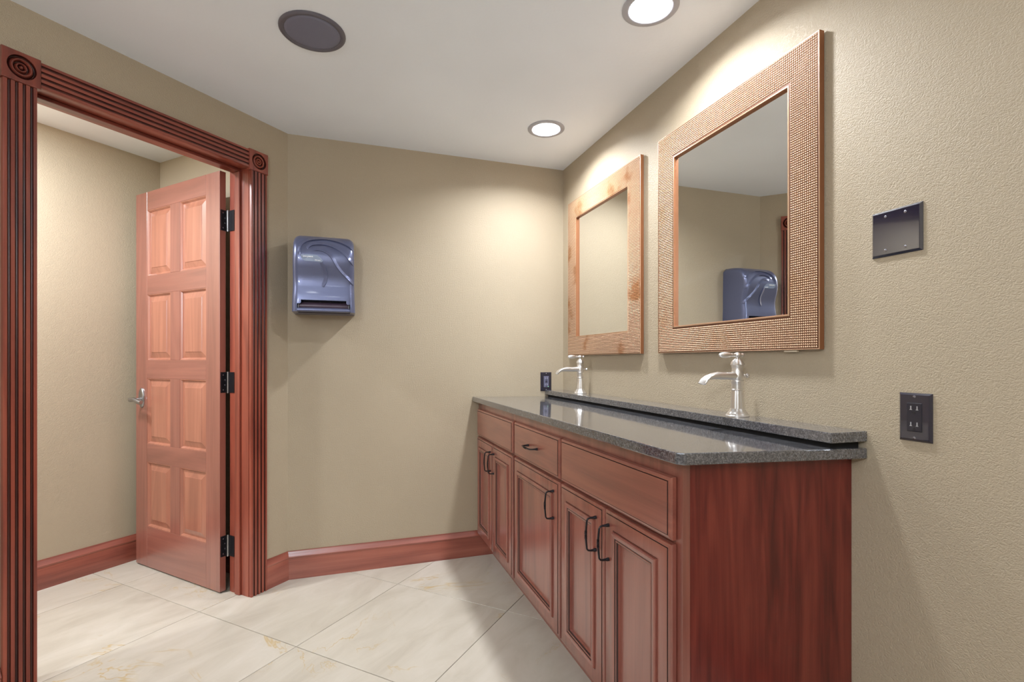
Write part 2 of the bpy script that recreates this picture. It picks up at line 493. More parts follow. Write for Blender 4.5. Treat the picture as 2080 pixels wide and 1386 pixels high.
# ------------------------------------------------------------------ door frame (trim_1): jambs, stops, fluted casings, corner blocks
trim = empty('trim_1', (XA, 0, 0), DIAG)
tag(trim, 'fluted cherry door casing with round carved corner blocks', 'door frame', kind='structure')
JR, JL, JT = .2210, .9975, 2.041                  # inner faces of the jambs
obj('jamb', boxes((-JR, -.188, -.001, .135, 0, JT + .02)), WOODZ, trim)
obj('jamb', boxes((-1.034, -JL, -.001, .135, 0, JT + .02)), WOODZ, trim)
obj('jamb_head', boxes((-JL, -JR, -.001, .135, JT, JT + .022)), WOODX, trim)
obj('door_stop', boxes((-JR - .0105, -JR, .052, .086, 0, JT - .0125), bev=.002), WOODZ, trim)
obj('door_stop', boxes((-JL, -JL + .013, .052, .086, 0, JT - .0125), bev=.002), WOODZ, trim)
obj('door_stop_head', boxes((-JL + .0005, -JR - .0005, .052, .086, JT - .013, JT - .0005), bev=.002), WOODX, trim)
CW = .0850
def flute_profile(w_, t=.019):
    """profile points and, per segment, whether it belongs to a glazed groove"""
    p = [(0, 0), (0, t - .0022), (.0006, t - .0006), (.0022, t)]; g = [0, 0, 0]
    n = 4; gw = .0088; land = (w_ - n * gw) / (n + 1)
    x = land
    for k in range(n):
        p.append((x, t)); g.append(0)
        for q_ in range(1, 8):
            a = PI * q_ / 8
            p.append((x + gw / 2 - gw / 2 * math.cos(a), t - .0062 * math.sin(a) ** .75)); g.append(1)
        p.append((x + gw, t)); g.append(1)
        x += gw + land
    p += [(w_ - .0022, t), (w_ - .0006, t - .0006), (w_, t - .0022), (w_, 0)]; g += [0, 0, 0, 0, 0]
    return p, g
def fluted(bm, fn0, fn1):
    P_, G_ = FP
    a = [bm.verts.new(fn0(*p)) for p in P_]; c = [bm.verts.new(fn1(*p)) for p in P_]
    n = len(P_)
    for k in range(n):
        f = bm.faces.new((a[k], a[(k + 1) % n], c[(k + 1) % n], c[k])); f.material_index = G_[k]
    bm.faces.new(a[::-1]); bm.faces.new(c)
    bmesh.ops.recalc_face_normals(bm, faces=bm.faces)
FP = flute_profile(CW)
BZ0, BZ1 = 2.028, 2.126
for u0, nm in ((.134, 'right'), (1.001, 'left')):
    bm = bmesh.new()
    fluted(bm, lambda s, d: (-u0 - s, -d, 0), lambda s, d: (-u0 - s, -d, BZ0 - .0006))
    obj('casing', bm, [WOODZ, FLUTE], trim, smooth=30)
bm = bmesh.new()
fluted(bm, lambda s, d: (-.9915, -d, 2.036 + s), lambda s, d: (-.229, -d, 2.036 + s))
obj('head_casing', bm, [WOODX, FLUTE], trim, smooth=30)
def corner_block(uc):
    zc = (BZ0 + BZ1) / 2; hw = .049
    bm = bmesh.new()
    # square block whose face carries turned rings
    n = 48
    R0 = .036
    def sq(a):
        c, s = math.cos(a), math.sin(a); k = hw / max(abs(c), abs(s)); return c * k, s * k
    prof = [(.0375, .024), (.0370, .022), (.0355, .013), (.0335, .012), (.0315, .014), (.029, .0195), (.026, .0235), (.023, .0235), (.0205, .019), (.0190, .012), (.0175, .0115), (.016, .015), (.0135, .0215), (.011, .022), (.009, .018), (.0080, .012), (.007, .0125), (.0055, .019), (.003, .0225), (.001, .023)]
    loops = []
    for d in (0, .022, .024):
        lp = []
        for s in range(n):
            a = 2 * PI * (s + .5) / n + PI / 4 - PI / n
            x, z = sq(a)
            if d == .024: x *= .96; z *= .96
            lp.append(bm.verts.new((-uc + x, -d, zc + z)))
        loops.append(lp)
    for r, d in prof:
        loops.append([bm.verts.new((-uc + r * math.cos(2 * PI * (s + .5) / n + PI / 4 - PI / n), -d, zc + r * math.sin(2 * PI * (s + .5) / n + PI / 4 - PI / n))) for s in range(n)])
    for k, (a, b_) in enumerate(zip(loops, loops[1:])):
        for s in range(n):
            f = bm.faces.new((a[s], a[(s + 1) % n], b_[(s + 1) % n], b_[s]))
            f.material_index = 1 if k > 2 and (a[0].co.y + b_[0].co.y) / 2 > -.0180 else 0
    bm.faces.new(loops[0][::-1]); bm.faces.new(loops[-1])
    bmesh.ops.recalc_face_normals(bm, faces=bm.faces)
    obj('corner_block', bm, [WOODZ, FLUTE], trim, smooth=28)
corner_block(.1805); corner_block(1.0415)

# ------------------------------------------------------------------ the open door
hp = D(.262, .151)
door = empty('door_1', (hp.x, hp.y, .007), DIAG - math.radians(91.87))
tag(door, 'cherry wood door with eight raised panels standing open into the hall', 'door', kind='structure')
DW, DH, DT = .765, 2.031, .0305                    # local: hinge edge at x = 0, far edge at x = -DW, room face at y = 0
ST = .112; MUL = .088; PW = (DW - 2 * ST - MUL) / 2
rows = [(.218, .568), (.666, 1.021), (1.119, 1.474), (1.575, 1.930)]
cols = [(-DW + ST, -DW + ST + PW), (-ST - PW, -ST)]
def piece(name, x0, x1, z0, z1, m):
    return obj(name, boxes((x0, x1, 0, DT, z0, z1), bev=.0012), m, door)
piece('stile', -ST, 0, 0, DH, DOORZ)
piece('stile', -DW, -DW + ST, 0, DH, DOORZ)
zs = [0] + [z for r in rows for z in r] + [DH]
for k in range(0, len(zs), 2): piece('rail', -DW + ST, -ST, zs[k], zs[k + 1], DOORX)
for z0, z1 in rows: piece('mullion', cols[0][1], cols[1][0], z0, z1, DOORZ)
for z0, z1 in rows:
    for x0, x1 in cols:
        bm = bmesh.new()
        rg = [(0, -.002), (.003, -.0015), (.006, -.005), (.009, -.009), (.0105, -.012), (.013, -.0125), (.040, -.0045), (.0415, -.0025), (.044, -.002)]
        loft(bm, x0, x1, z0, z1, rg, back=False)
        loft(bm, x0, x1, z0, z1, [(0, -.002), (0, -DT + .004)], cap=False, back=False)
        loft(bm, x0, x1, z0, z1, [(.0, -DT + .004), (.001, -DT + .004)], back=False)
        bmesh.ops.recalc_face_normals(bm, faces=bm.faces)
        obj('panel', bm, PANELZ, door)
for zc in (.217, 1.010, 1.795):
    bm = bmesh.new()
    # leaf on the door edge, leaf on the jamb, knuckle barrel between
    box(bm, -.0005, .0018, .004, DT + .005, zc - .05, zc + .05, bev=.0008)
    h = obj('hinge', bm, BLACKMETAL, door)
    bm = bmesh.new()
    box(bm, .006, .050, .0385, .0407, zc - .05, zc + .05, bev=.0006)
    obj('jamb_leaf', bm, BLACKMETAL, h)
    bm = bmesh.new(); revolve(bm, [(.0055, zc - .052), (.0055, zc + .052)], (.0065, .0365, 0), 'Z', 12)
    obj('knuckle', bm, SATIN, h, smooth=40)
    bm = bmesh.new()
    for dz in (-.036, -.012, .012, .036):
        revolve(bm, [(.0036, .0016), (.0036, .0023), (.001, .0026)], (0, .016 + (.008 if abs(dz) < .02 else 0), zc + dz), 'X', 10)
    obj('screw', bm, SCREW, h, smooth=40)['kind'] = 'stuff'
# lever handle with an oval plate
hx, hz = -DW + .062, .905
bm = bmesh.new()
n = 28
lp = []
for (k, d) in ((1.0, 0), (1.0, .003), (.93, .0065), (.80, .0085), (.55, .0095), (.2, .010)):
    lp.append([bm.verts.new((hx + .026 * k * math.cos(2 * PI * s / n), -d, hz + .008 + .054 * k * math.sin(2 * PI * s / n))) for s in range(n)])
for a, b_ in zip(lp, lp[1:]):
    for s in range(n): bm.faces.new((a[s], a[(s + 1) % n], b_[(s + 1) % n], b_[s]))
bm.faces.new(lp[-1]); bmesh.ops.recalc_face_normals(bm, faces=bm.faces)
hd = obj('handle', bm, SATIN, door, smooth=40); hd['label'] = 'satin pewter lever handle'
bm = bmesh.new()
revolve(bm, [(.012, .008), (.010, .014), (.0085, .022), (.0085, .046), (.0115, .052), (.0115, .060), (.006, .066)], (hx, 0, hz), 'Y', 20)
tube(bm, [(hx, -.056, hz), (hx + .018, -.058, hz + .002), (hx + .042, -.060, hz + .004), (hx + .066, -.058, hz - .002), (hx + .088, -.054, hz - .010), (hx + .100, -.052, hz - .010)],
     [.0125, .0115, .0105, .0105, .0120, .0095], 12)
obj('lever', bm, SATIN, hd, smooth=50)

# ------------------------------------------------------------------ the vanity (local X = distance from the back wall, local -Y towards the room)
van = empty('vanity_cabinet', (0, 0, 0), RIGHT)
tag(van, 'long cherry vanity cabinet with three drawer fronts and five glazed doors', 'cabinet')
FY, DF, EX = -.534, -.554, 1.837                  # face frame plane, door front plane, end panel plane
ZB = .137
obj('carcass', boxes((.002, EX - .018, FY + .02, -.004, ZB + .002, .84)), CABZ, van)
obj('toe_kick', boxes((.002, EX - .04, -.455, -.437, .0, ZB)), CABX, van)
# end panel with a sloping top edge, reaching the floor behind the toe kick
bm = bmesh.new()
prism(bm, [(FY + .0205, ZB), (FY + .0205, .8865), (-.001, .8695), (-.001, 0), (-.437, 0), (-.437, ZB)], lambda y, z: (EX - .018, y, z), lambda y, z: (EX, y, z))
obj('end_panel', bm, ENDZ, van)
# face frame: stiles, mid stiles and rails
bm = bmesh.new()
for a in ((.002, .05), (.63, .70), (1.155, 1.21), (1.79, EX)): box(bm, a[0], a[1], FY, FY + .02, ZB, .8868)
for a in ((.05, .63), (.70, 1.155), (1.21, 1.79)):
    for z0, z1 in ((.835, .8868), (.68, .715), (ZB, .16)): box(bm, a[0], a[1], FY, FY + .02, z0, z1)
obj('face_frame', bm, CABZ, van)
EDGE = [(0, .002), (0, .012), (.0015, .0155), (.005, .0172), (.0085, .0180), (.0095, .0180), (.0105, .0170, 1), (.0115, .0196, 1), (.0125, .0200)]
T = -FY + DF
def drawer(x0, x1, z0, z1, m=CABX):
    bm = bmesh.new()
    loft(bm, x0, x1, z0, z1, EDGE, y=FY)
    return obj('drawer', bm, [m, GLAZE], van)
def cab_door(x0, x1, z0, z1):
    bm = bmesh.new()
    A = .050
    rg = EDGE + [(A - .001, .0200), (A, .0185, 1), (A + .0012, .0185, 1), (A + .002, .0250), (A + .005, .0275), (A + .010, .0270), (A + .016, .0250), (A + .018, .0235, 1),
                 (A + .0195, .0235, 1), (A + .021, .0245), (A + .024, .0235), (A + .026, .0205, 1), (A + .0275, .0195, 1), (A + .029, .0110)]
    loft(bm, x0, x1, z0, z1, rg, y=FY, cap=False)
    d = obj('door', bm, [CABZ, GLAZE], van, smooth=22)
    i = A + .028
    obj('panel', boxes((x0 + i, x1 - i, FY - .0125, FY - .004, z0 + i, z1 - i)), CABZ, d)
    return d
DZ0, DZ1 = .137, .690
dA = cab_door(.034, .345, DZ0, DZ1); dB = cab_door(.349, .660, DZ0, DZ1)
dC = cab_door(.684, 1.179, DZ0, DZ1)
dD = cab_door(1.192, 1.500, DZ0, DZ1); dE = cab_door(1.506, 1.816, DZ0, DZ1)
WZ0, WZ1 = .700, .848
drawer(.034, .660, WZ0, WZ1)
wC = drawer(.684, 1.179, WZ0, WZ1)
drawer(1.192, 1.816, WZ0, WZ1)
def pull(par, x, z, vertical=True):
    L = .049; OUT = .031
    def P(t, o): return (x, DF - o, z + t) if vertical else (x + t, DF - o, z)
    bm = bmesh.new()
    pts = [P(-L, 0), P(-L, .010), P(-L, .020), P(-L * .97, .027), P(-L * .86, OUT), P(-.012, OUT + .003), P(0, OUT + .0035), P(.012, OUT + .003), P(L * .86, OUT), P(L * .97, .027), P(L, .020), P(L, .010), P(L, 0)]
    rad = [.0040, .0038, .0028, .0028, .0029, .0032, .0034, .0032, .0029, .0028, .0028, .0038, .0040]
    tube(bm, pts, rad, 10)
    for t in (-.010, -.005, 0, .005, .010):           # the wound grip in the middle
        q = [P(t - .0012, OUT + .0033), P(t + .0012, OUT + .0033)]
        tube(bm, q, .0043, 10)
    for t in (-L, L):
        q = [P(t, 0), P(t, .0075), P(t, .009)]
        tube(bm, q, [.0052, .0048, .0038], 10)
    o = obj('handle', bm, BLACKMETAL, par, smooth=45)
    return o
HZ = .600
pull(dA, .312, HZ); pull(dB, .378, HZ); pull(dC, 1.134, HZ); pull(dD, 1.456, HZ); pull(dE, 1.532, HZ)
pull(wC, .925, .774, False)

# ------------------------------------------------------------------ granite ramp-sink top
top = empty('granite_countertop', (0, 0, .87), RIGHT)
tag(top, 'speckled dark granite countertop sloping back to a slot under its ledge', 'countertop')
CE = 1.876
def slab(bm, pts, zt, zb, bev=.003):
    a = [bm.verts.new((x, y, z - .87)) for (x, y), z in zip(pts, zt)]
    c = [bm.verts.new((x, y, z - .87)) for (x, y), z in zip(pts, zb)]
    n = len(pts)
    bm.faces.new(a); bm.faces.new(c[::-1])
    for k in range(n): bm.faces.new((a[k], a[(k + 1) % n], c[(k + 1) % n], c[k]))
    bmesh.ops.recalc_face_normals(bm, faces=bm.faces)
    if bev: bmesh.ops.bevel(bm, geom=list(bm.edges), offset=bev, segments=2, affect='EDGES', profile=.5)
def zc(x, y):                                      # height of the sloping top
    t = (y + .572) / .571
    return .916 * (1 - t) + (.905 - .008 * x / CE) * t
bm = bmesh.new()
pts = [(.0015, -.572), (CE - .014, -.572), (CE, -.558), (CE + .004, -.0015), (.0015, -.0015)]
slab(bm, pts, [zc(*p) for p in pts], [zc(*p) - .0275 for p in pts])
obj('slab', bm, GRANITE, top)
bm = bmesh.new()
pts = [(.0015, -.122), (CE, -.122), (CE + .004, -.0015), (.0015, -.0015)]
zt = [.9465, .9405, .9405, .9465]
slab(bm, pts, zt, [z - .0265 for z in zt], .002)
obj('ledge', bm, GRANITE, top)
bm = bmesh.new()
pts = [(.0015, -.100), (CE - .022, -.100), (CE - .020, -.0015), (.0015, -.0015)]
slab(bm, pts, [.9185, .9125, .9125, .9185], [zc(*p) - .004 for p in pts], 0)
obj('drain_liner', bm, DARKGAP, top)

# ------------------------------------------------------------------ faucets
def faucet(name):
    r = empty(name, (0, 0, 0), RIGHT)
    bm = bmesh.new()
    revolve(bm, [(.0355, 0), (.0358, .003), (.0340, .006), (.0335, .008), (.0300, .012), (.0262, .016), (.0238, .0215), (.0215, .026)], (0, 0, 0), 'Z', 48, flute=8, famp=.10, frange=(2, 7))
    obj('base', bm, NICKEL, r, smooth=35)
    bm = bmesh.new()
    revolve(bm, [(.0212, .0255), (.0205, .040), (.0185, .066), (.0170, .082), (.0168, .0835)], (0, 0, 0), 'Z', 48, flute=10, famp=.07)
    revolve(bm, [(.0172, .0835), (.0185, .085), (.0185, .0875), (.0172, .089), (.0174, .100), (.0185, .110), (.0192, .1125), (.0192, .1155), (.0182, .117), (.0185, .119),
                 (.0195, .123), (.0195, .140), (.0180, .145), (.0170, .147), (.0168, .156), (.0172, .158), (.0180, .160), (.0180, .1635), (.0168, .165)], (0, 0, 0), 'Z', 32)
    obj('column', bm, NICKEL, r, smooth=35)
    # waterfall spout: an open-ended channel that flares and turns down
    bm = bmesh.new()
    path = [(.004, .1315, .0155, .0135), (.030, .1315, .0140, .0125), (.055, .1315, .0135, .0120), (.080, .1325, .0140, .0120), (.100, .1325, .0155, .0120), (.116, .1290, .0165, .0115), (.130, .1205, .0172, .0105), (.139, .1095, .0175, .0095)]
    rows_ = []
    nseg = 20
    for k, (d, z, hw, hh) in enumerate(path):
        p0 = path[max(0, k - 1)]; p1 = path[min(len(path) - 1, k + 1)]
        tx, tz = p1[0] - p0[0], p1[1] - p0[1]; L = math.hypot(tx, tz); nx, nz = -tz / L, tx / L
        row = []
        for s in range(nseg):
            a = 2 * PI * s / nseg
            c, q = math.cos(a), math.sin(a)
            e = 1.0
            if k >= 4 and q > 0: q *= 1 - .85 * (k - 3) / 4.0 - (.45 * (k - 3) / 4.0) * (1 - abs(c)) * 2.4    # the top dishes into a channel
            row.append(bm.verts.new((hw * c, -(d + nx * hh * q), z + nz * hh * q)))
        rows_.append(row)
    for a, b_ in zip(rows_, rows_[1:]):
        for s in range(nseg): bm.faces.new((a[s], a[(s + 1) % nseg], b_[(s + 1) % nseg], b_[s]))
    bm.faces.new(rows_[0][::-1]); bm.faces.new(rows_[-1])
    bmesh.ops.recalc_face_normals(bm, faces=bm.faces)
    obj('spout', bm, NICKEL, r, smooth=50)
    bm = bmesh.new()
    revolve(bm, [(.0175, .1645), (.0208, .1660), (.0208, .1685), (.0190, .1745), (.0150, .1810), (.0095, .1860), (.0062, .1880), (.0058, .1900)], (0, 0, 0), 'Z', 48, flute=8, famp=.12, frange=(1, 6))
    obj('dome_cap', bm, NICKEL, r, smooth=40)
    bm = bmesh.new()
    revolve(bm, [(.0055, .1890), (.0062, .191), (.0100, .194), (.0115, .1985), (.0100, .203), (.0060, .206), (.0015, .2075)], (0, 0, 0), 'Z', 20)
    prof = [(.0005, -.0260), (.0040, -.0250), (.0064, -.0215), (.0060, -.0185), (.0044, -.0160), (.0052, -.0125), (.0055, .012), (.0046, .014), (.0044, .020), (.0060, .0215), (.0060, .0235), (.0050, .0255), (.0072, .031), (.0094, .041), (.0100, .050), (.0090, .059), (.0066, .067), (.0034, .072), (.0004, .0735)]
    revolve(bm, prof, (0, 0, .1985), 'Y', 20)
    obj('lever_handle', bm, NICKEL, r, smooth=50)
    bm = bmesh.new()
    revolve(bm, [(.0005, -.048), (.0035, -.047), (.0062, -.0435), (.0075, -.040), (.0060, -.0365), (.0040, -.0345), (.0040, -.031), (.0056, -.029), (.0056, -.0275), (.0035, -.026), (.0035, -.016)], (0, 0, .131), 'Y', 18)
    obj('lift_knob', bm, NICKEL, r, smooth=50)
    return r
f1 = faucet('faucet')
f1.location = (-.067, -1.503, .9417)
tag(f1, 'brushed nickel waterfall faucet under the larger near mirror', 'faucet', 'nickel faucets on the granite ledge')
def copy_tree(o, parent=None):
    c = o.copy(); COL.objects.link(c); c.parent = parent
    for ch in list(o.children): copy_tree(ch, c)
    return c
f2 = copy_tree(f1)
f2.location = (-.065, -.362, .9453)
tag(f2, 'brushed nickel waterfall faucet at the far end beneath the smaller rust-stained mirror', 'faucet', 'nickel faucets on the granite ledge')

# ------------------------------------------------------------------ mirrors with beaded copper frames
def mirror(x0, x1, z0, z1, bw, m, label, seed):
    r = empty('wall_mirror', (0, -x0, z0), RIGHT)
    tag(r, label, 'mirror', 'copper framed mirrors over the vanity')
    W, Hh = x1 - x0, z1 - z0
    y0 = -.004
    bm = bmesh.new()
    # moulding: sides, front face and inner lip
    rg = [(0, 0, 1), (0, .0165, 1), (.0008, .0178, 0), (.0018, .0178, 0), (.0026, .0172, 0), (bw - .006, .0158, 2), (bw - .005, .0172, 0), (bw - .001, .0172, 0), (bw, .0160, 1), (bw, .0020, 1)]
    loft(bm, 0, W, 0, Hh, rg, y=y0, cap=False, back=False)
    loft(bm, 0, W, 0, Hh, [(0, 0, 1), (bw, 0, 1)], y=y0, cap=False, back=False)
    bmesh.ops.recalc_face_normals(bm, faces=bm.faces)
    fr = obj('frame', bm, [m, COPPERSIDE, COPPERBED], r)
    # beads, one small dome each
    P = .0070
    verts = []; faces = []
    nx = int((W - .006) / P); nz = int((Hh - .006) / P)
    ox = (W - nx * P) / 2; oz = (Hh - nz * P) / 2
    ring = [(math.cos(PI / 3 * k), math.sin(PI / 3 * k)) for k in range(6)]
    for i in range(nx):
        for j in range(nz):
            cx, cz = ox + (i + .5) * P, oz + (j + .5) * P
            ins = min(cx, W - cx, cz, Hh - cz)
            if ins > bw - .0085 or ins < .0056: continue
            t = (ins - .0045) / (bw - .0105); d = .0172 + (.0158 - .0172) * t
            b0 = len(verts)
            for rr, hh in ((.00315, 0), (.0024, .0016)):
                verts += [(cx + rr * c, y0 - d - hh, cz + rr * s) for c, s in ring]
            verts.append((cx, y0 - d - .0023, cz))
            for k in range(6):
                k2 = (k + 1) % 6
                faces.append((b0 + k, b0 + k2, b0 + 6 + k2, b0 + 6 + k))
                faces.append((b0 + 6 + k, b0 + 6 + k2, b0 + 12))
    me = bpy.data.meshes.new('beads'); me.from_pydata(verts, [], faces); me.materials.append(m)
    me.polygons.foreach_set('use_smooth', [True] * len(me.polygons))
    o = bpy.data.objects.new('beads', me); COL.objects.link(o); o.parent = fr; o['kind'] = 'stuff'
    # bevelled glass
    bm = bmesh.new()
    loft(bm, bw - .002, W - bw + .002, bw - .002, Hh - bw + .002, [(0, .0035), (.0, .0060)], y=y0)
    obj('glass', bm, SILVER, r)
    return r
mirror(.116, .874, 1.154, 2.044, .108, COPPER_R, 'copper framed mirror with rust stains, smaller and nearer the far corner', 1)
mr2 = mirror(1.006, 1.760, 1.1535, 2.044, .107, COPPER, 'largest copper beaded mirror reflecting the towel dispenser', 2)
bm = boxes((.63, .675, -.016, -.006, -.006, -.0005), bev=.001)
obj('felt_pad', bm, CORK, mr2)

# ------------------------------------------------------------------ wall plates
def screw(par, x, z, d, r=.0032):
    bm = bmesh.new()
    revolve(bm, [(r, d - .001), (r, d + .0006), (r * .55, d + .0013), (r * .1, d + .0014)], (x, 0, z), 'Y', 12)
    o = obj('screw', bm, SCREW, par, smooth=40)
    return o
def plate(name, loc, rz, w_, h_, label, cat):
    r = empty(name, loc, rz)
    tag(r, label, cat)
    bm = bmesh.new()
    loft(bm, -w_ / 2, w_ / 2, -h_ / 2, h_ / 2, [(0, .0004), (0, .0020), (.0045, .0062), (.0055, .0065)])
    obj('plate', bm, BLACKPL, r, smooth=15)
    return r
b1 = plate('blank_wall_plate', (0, -1.9515, 1.436), RIGHT, .117, .113, 'black blank double wall plate with four screws', 'wall plate')
for sx_ in (-.023, .023):
    for sz in (-.0415, .0415): screw(b1, sx_, sz, .0065)
def outlet(loc, rz, label, gfci):
    r = plate('outlet', loc, rz, .0715, .1135, label, 'outlet')
    bm = bmesh.new()
    loft(bm, -.0165, .0165, -.0335, .0335, [(0, .0030), (0, .0072), (.0012, .0080)])
    rec = obj('receptacle', bm, GREYPL if gfci else BLACKPL2, r)
    bm = bmesh.new()
    for c in (-.019, .019):
        z = c + .003
        for x in (-.0068, .0068):
            box(bm, x - .0011, x + .0011, -.0084, -.0076, z - .0035, z + .0045)
            box(bm, x - .0026, x + .0026, -.0084, -.0076, z - .0050, z - .0036)
    obj('slots', bm, SLOTM, rec)['kind'] = 'stuff'
    bm = bmesh.new()
    for c in (-.019, .019):
        revolve(bm, [(.0030, .0076), (.0030, .0083)], (0, 0, c - .0085), 'Y', 12)
    obj('ground_holes', bm, DARKGAP, rec)['kind'] = 'stuff'
    if gfci:
        bm = boxes((-.006, .006, -.0090, -.0076, .0006, .0050), (-.006, .006, -.0090, -.0076, -.0052, -.0008), bev=.0004)
        obj('test_buttons', bm, BLACKPL2, rec)
        bm = bmesh.new(); revolve(bm, [(.0016, .0076), (.0016, .0088)], (.0125, 0, -.030), 'Y', 10)
        obj('indicator_light', bm, GREEN, rec)
    for z in (-.0485, .0485): screw(r, 0, z, .0065)
    return r
outlet((0, -1.9945, .9885), RIGHT, 'black duplex outlet on the wall right of the granite ledge', False)
outlet((-.1145, 0, .9965), 0, 'small black outlet with green light on the back wall at the far ledge end', True)

# ------------------------------------------------------------------ ceiling fixtures
def downlight(x, y, label):
    r = empty('recessed_light', (x, y, H))
    tag(r, label, 'light', 'recessed lights along the mirror wall')
    n = 40
    bm = bmesh.new()
    prof = [(.0925, -.0002), (.0925, -.0025), (.088, -.0052), (.076, -.0062), (.0695, -.0045), (.0665, -.001), (.0660, .012), (.0655, .040)]
    loops = [[bm.verts.new((a * math.cos(2 * PI * s / n), a * math.sin(2 * PI * s / n), h)) for s in range(n)] for a, h in prof]
    for a, b_ in zip(loops, loops[1:]):
        for s in range(n): bm.faces.new((a[s], a[(s + 1) % n], b_[(s + 1) % n], b_[s]))
    bmesh.ops.recalc_face_normals(bm, faces=bm.faces)
    obj('trim_ring', bm, TRIMW, r, smooth=40)
    bm = bmesh.new()
    revolve(bm, [(.067, .036), (.067, .042)], (0, 0, 0), 'Z', n)
    obj('lens', bm, LENS, r)
    return r
downlight(*CANS[0], 'glowing recessed ceiling light near the far corner')
downlight(*CANS[1], 'bright recessed ceiling light cut by the top edge above the large mirror')

sp = empty('ceiling_speaker', (-1.380, -.897, H))
tag(sp, 'round dark grey speaker grille in the white ceiling', 'speaker')
bm = bmesh.new()
n = 48
prof = [(.1115, -.0001), (.1115, -.003), (.108, -.0065), (.102, -.0080), (.097, -.0072), (.0935, -.0050)]
loops = [[bm.verts.new((a * math.cos(2 * PI * s / n), a * math.sin(2 * PI * s / n), h)) for s in range(n)] for a, h in prof]
for a, b_ in zip(loops, loops[1:]):
    for s in range(n): bm.faces.new((a[s], a[(s + 1) % n], b_[(s + 1) % n], b_[s]))
bmesh.ops.recalc_face_normals(bm, faces=bm.faces)
obj('rim', bm, SPKR, sp, smooth=40)
bm = bmesh.new()
revolve(bm, [(.0942, -.0035), (.0915, -.0062), (.08, -.0068), (.04, -.0075), (.005, -.0078)], (0, 0, 0), 'Z', n)
obj('grille', bm, SPK, sp, smooth=60)

# ------------------------------------------------------------------ paper towel dispenser
W2, BD = .1425, .028
dp = empty('towel_dispenser', (-1.3670, 0, 1.362))
tag(dp, 'smoky blue plastic paper towel dispenser with a wavy ribbed front', 'towel dispenser')
PR = [(0, .190), (.03, .193), (.06, .194), (.09, .192), (.12, .187), (.15, .186), (.18, .191), (.21, .200), (.24, .207), (.265, .209), (.29, .207), (.315, .200), (.335, .190), (.352, .177), (.366, .160), (.377, .138), (.385, .108), (.391, .07), (.395, .03), (.396, .0008)]
def depth(z):
    for (a, da), (b_, db) in zip(PR, PR[1:]):
        if a <= z <= b_: return da + (db - da) * (z - a) / (b_ - a)
    return PR[0][1]
def halfw(z): return W2 + .004 * max(0, (.12 - z) / .12) - .003 * max(0, (z - .2) / .2)
def surf(x, z):
    d = depth(z); e = abs(x) - (halfw(z) - BD)
    if e > 0: d -= BD - math.sqrt(max(0, BD * BD - min(e, BD) ** 2))
    return d
bm = bmesh.new()
rows_ = []
for z, d in PR:
    hw = halfw(z)
    r = min(BD, d * .9)
    tz = max(0.0, (z - .33) / .066)                       # the crown rounds off to each side
    row = [(-hw, 0.0)]
    row += [(-hw, max(0, d - r) * q) for q in (.35, .7)]
    for s in range(0, 9):
        a = PI / 2 * s / 8
        row.append((-hw + r - r * math.cos(a), d - r + r * math.sin(a)))
    for s in range(1, 12): row.append((-hw + r + (2 * hw - 2 * r) * s / 12, d))
    for s in range(8, -1, -1):
        a = PI / 2 * s / 8
        row.append((hw - r + r * math.cos(a), d - r + r * math.sin(a)))
    row += [(hw, max(0, d - r) * q) for q in (.7, .35)] + [(hw, 0.0)]
    vr_ = []
    for x, y in row:
        e = max(0, (abs(x) - (hw - .034)) / .034)
        drop = .030 * tz * (1 - math.sqrt(max(0, 1 - e * e)))
        vr_.append(bm.verts.new((x, -y, z - drop)))
    rows_.append(vr_)
for a, b_ in zip(rows_, rows_[1:]):
    for k in range(len(a) - 1): bm.faces.new((a[k], a[k + 1], b_[k + 1], b_[k]))
bm.faces.new(rows_[0][::-1])
bm.faces.new([r[0] for r in rows_] + [r[-1] for r in rows_[::-1]])
bm.faces.new(rows_[-1])
bmesh.ops.recalc_face_normals(bm, faces=bm.faces)
body = obj('cover', bm, DISP, dp)
# cut the towel slot
bm = bmesh.new()
box(bm, -.122, .122, -.30, -.105, -.02, .056)
bmesh.ops.bevel(bm, geom=[e for e in bm.edges if abs(e.verts[0].co.z - .056) < 1e-5 and abs(e.verts[1].co.z - .056) < 1e-5 and abs(e.verts[0].co.x - e.verts[1].co.x) < 1e-5] , offset=.018, segments=5, affect='EDGES')
cut = obj('cutter', bm, DISPD, dp)
md = body.modifiers.new('b', 'BOOLEAN'); md.operation = 'DIFFERENCE'; md.object = cut; md.solver = 'EXACT'
bpy.context.view_layer.update()
me = bpy.data.meshes.new_from_object(body.evaluated_get(bpy.context.evaluated_depsgraph_get()))
body.modifiers.clear(); body.data = me
bpy.data.objects.remove(cut, do_unlink=True)
shade(body.data, 32)
obj('slot_back', boxes((-.1215, .1215, -.118, -.107, .001, .055)), DISPD, dp)
bm = bmesh.new()
revolve(bm, [(.019, -.112), (.019, .112)], (0, -.150, .030), 'X', 20)
for x in (-.112, -.092, -.018, .030, .094, .112):
    revolve(bm, [(.0215, x - .0012), (.0215, x + .0012)], (0, -.150, .030), 'X', 20)
obj('roller', bm, DISPR, dp, smooth=40)
for x in (-.119, .1145):
    bm = bmesh.new(); revolve(bm, [(.0215, x), (.0215, x + .003), (.012, x + .0045)], (0, -.152, .028), 'X', 20)
    obj('roller_end_cap', bm, TRIMW, dp, smooth=40)
bm = bmesh.new()
lipp = [(.150, .004), (.150, .012), (.165, .019), (.180, .020), (.188, .017), (.191, .010), (.189, .003), (.180, -.001), (.160, 0)]
prism(bm, lipp, lambda d, z: (-.1215, -d, z), lambda d, z: (.1215, -d, z))
obj('tear_lip', bm, DISP, dp, smooth=50)
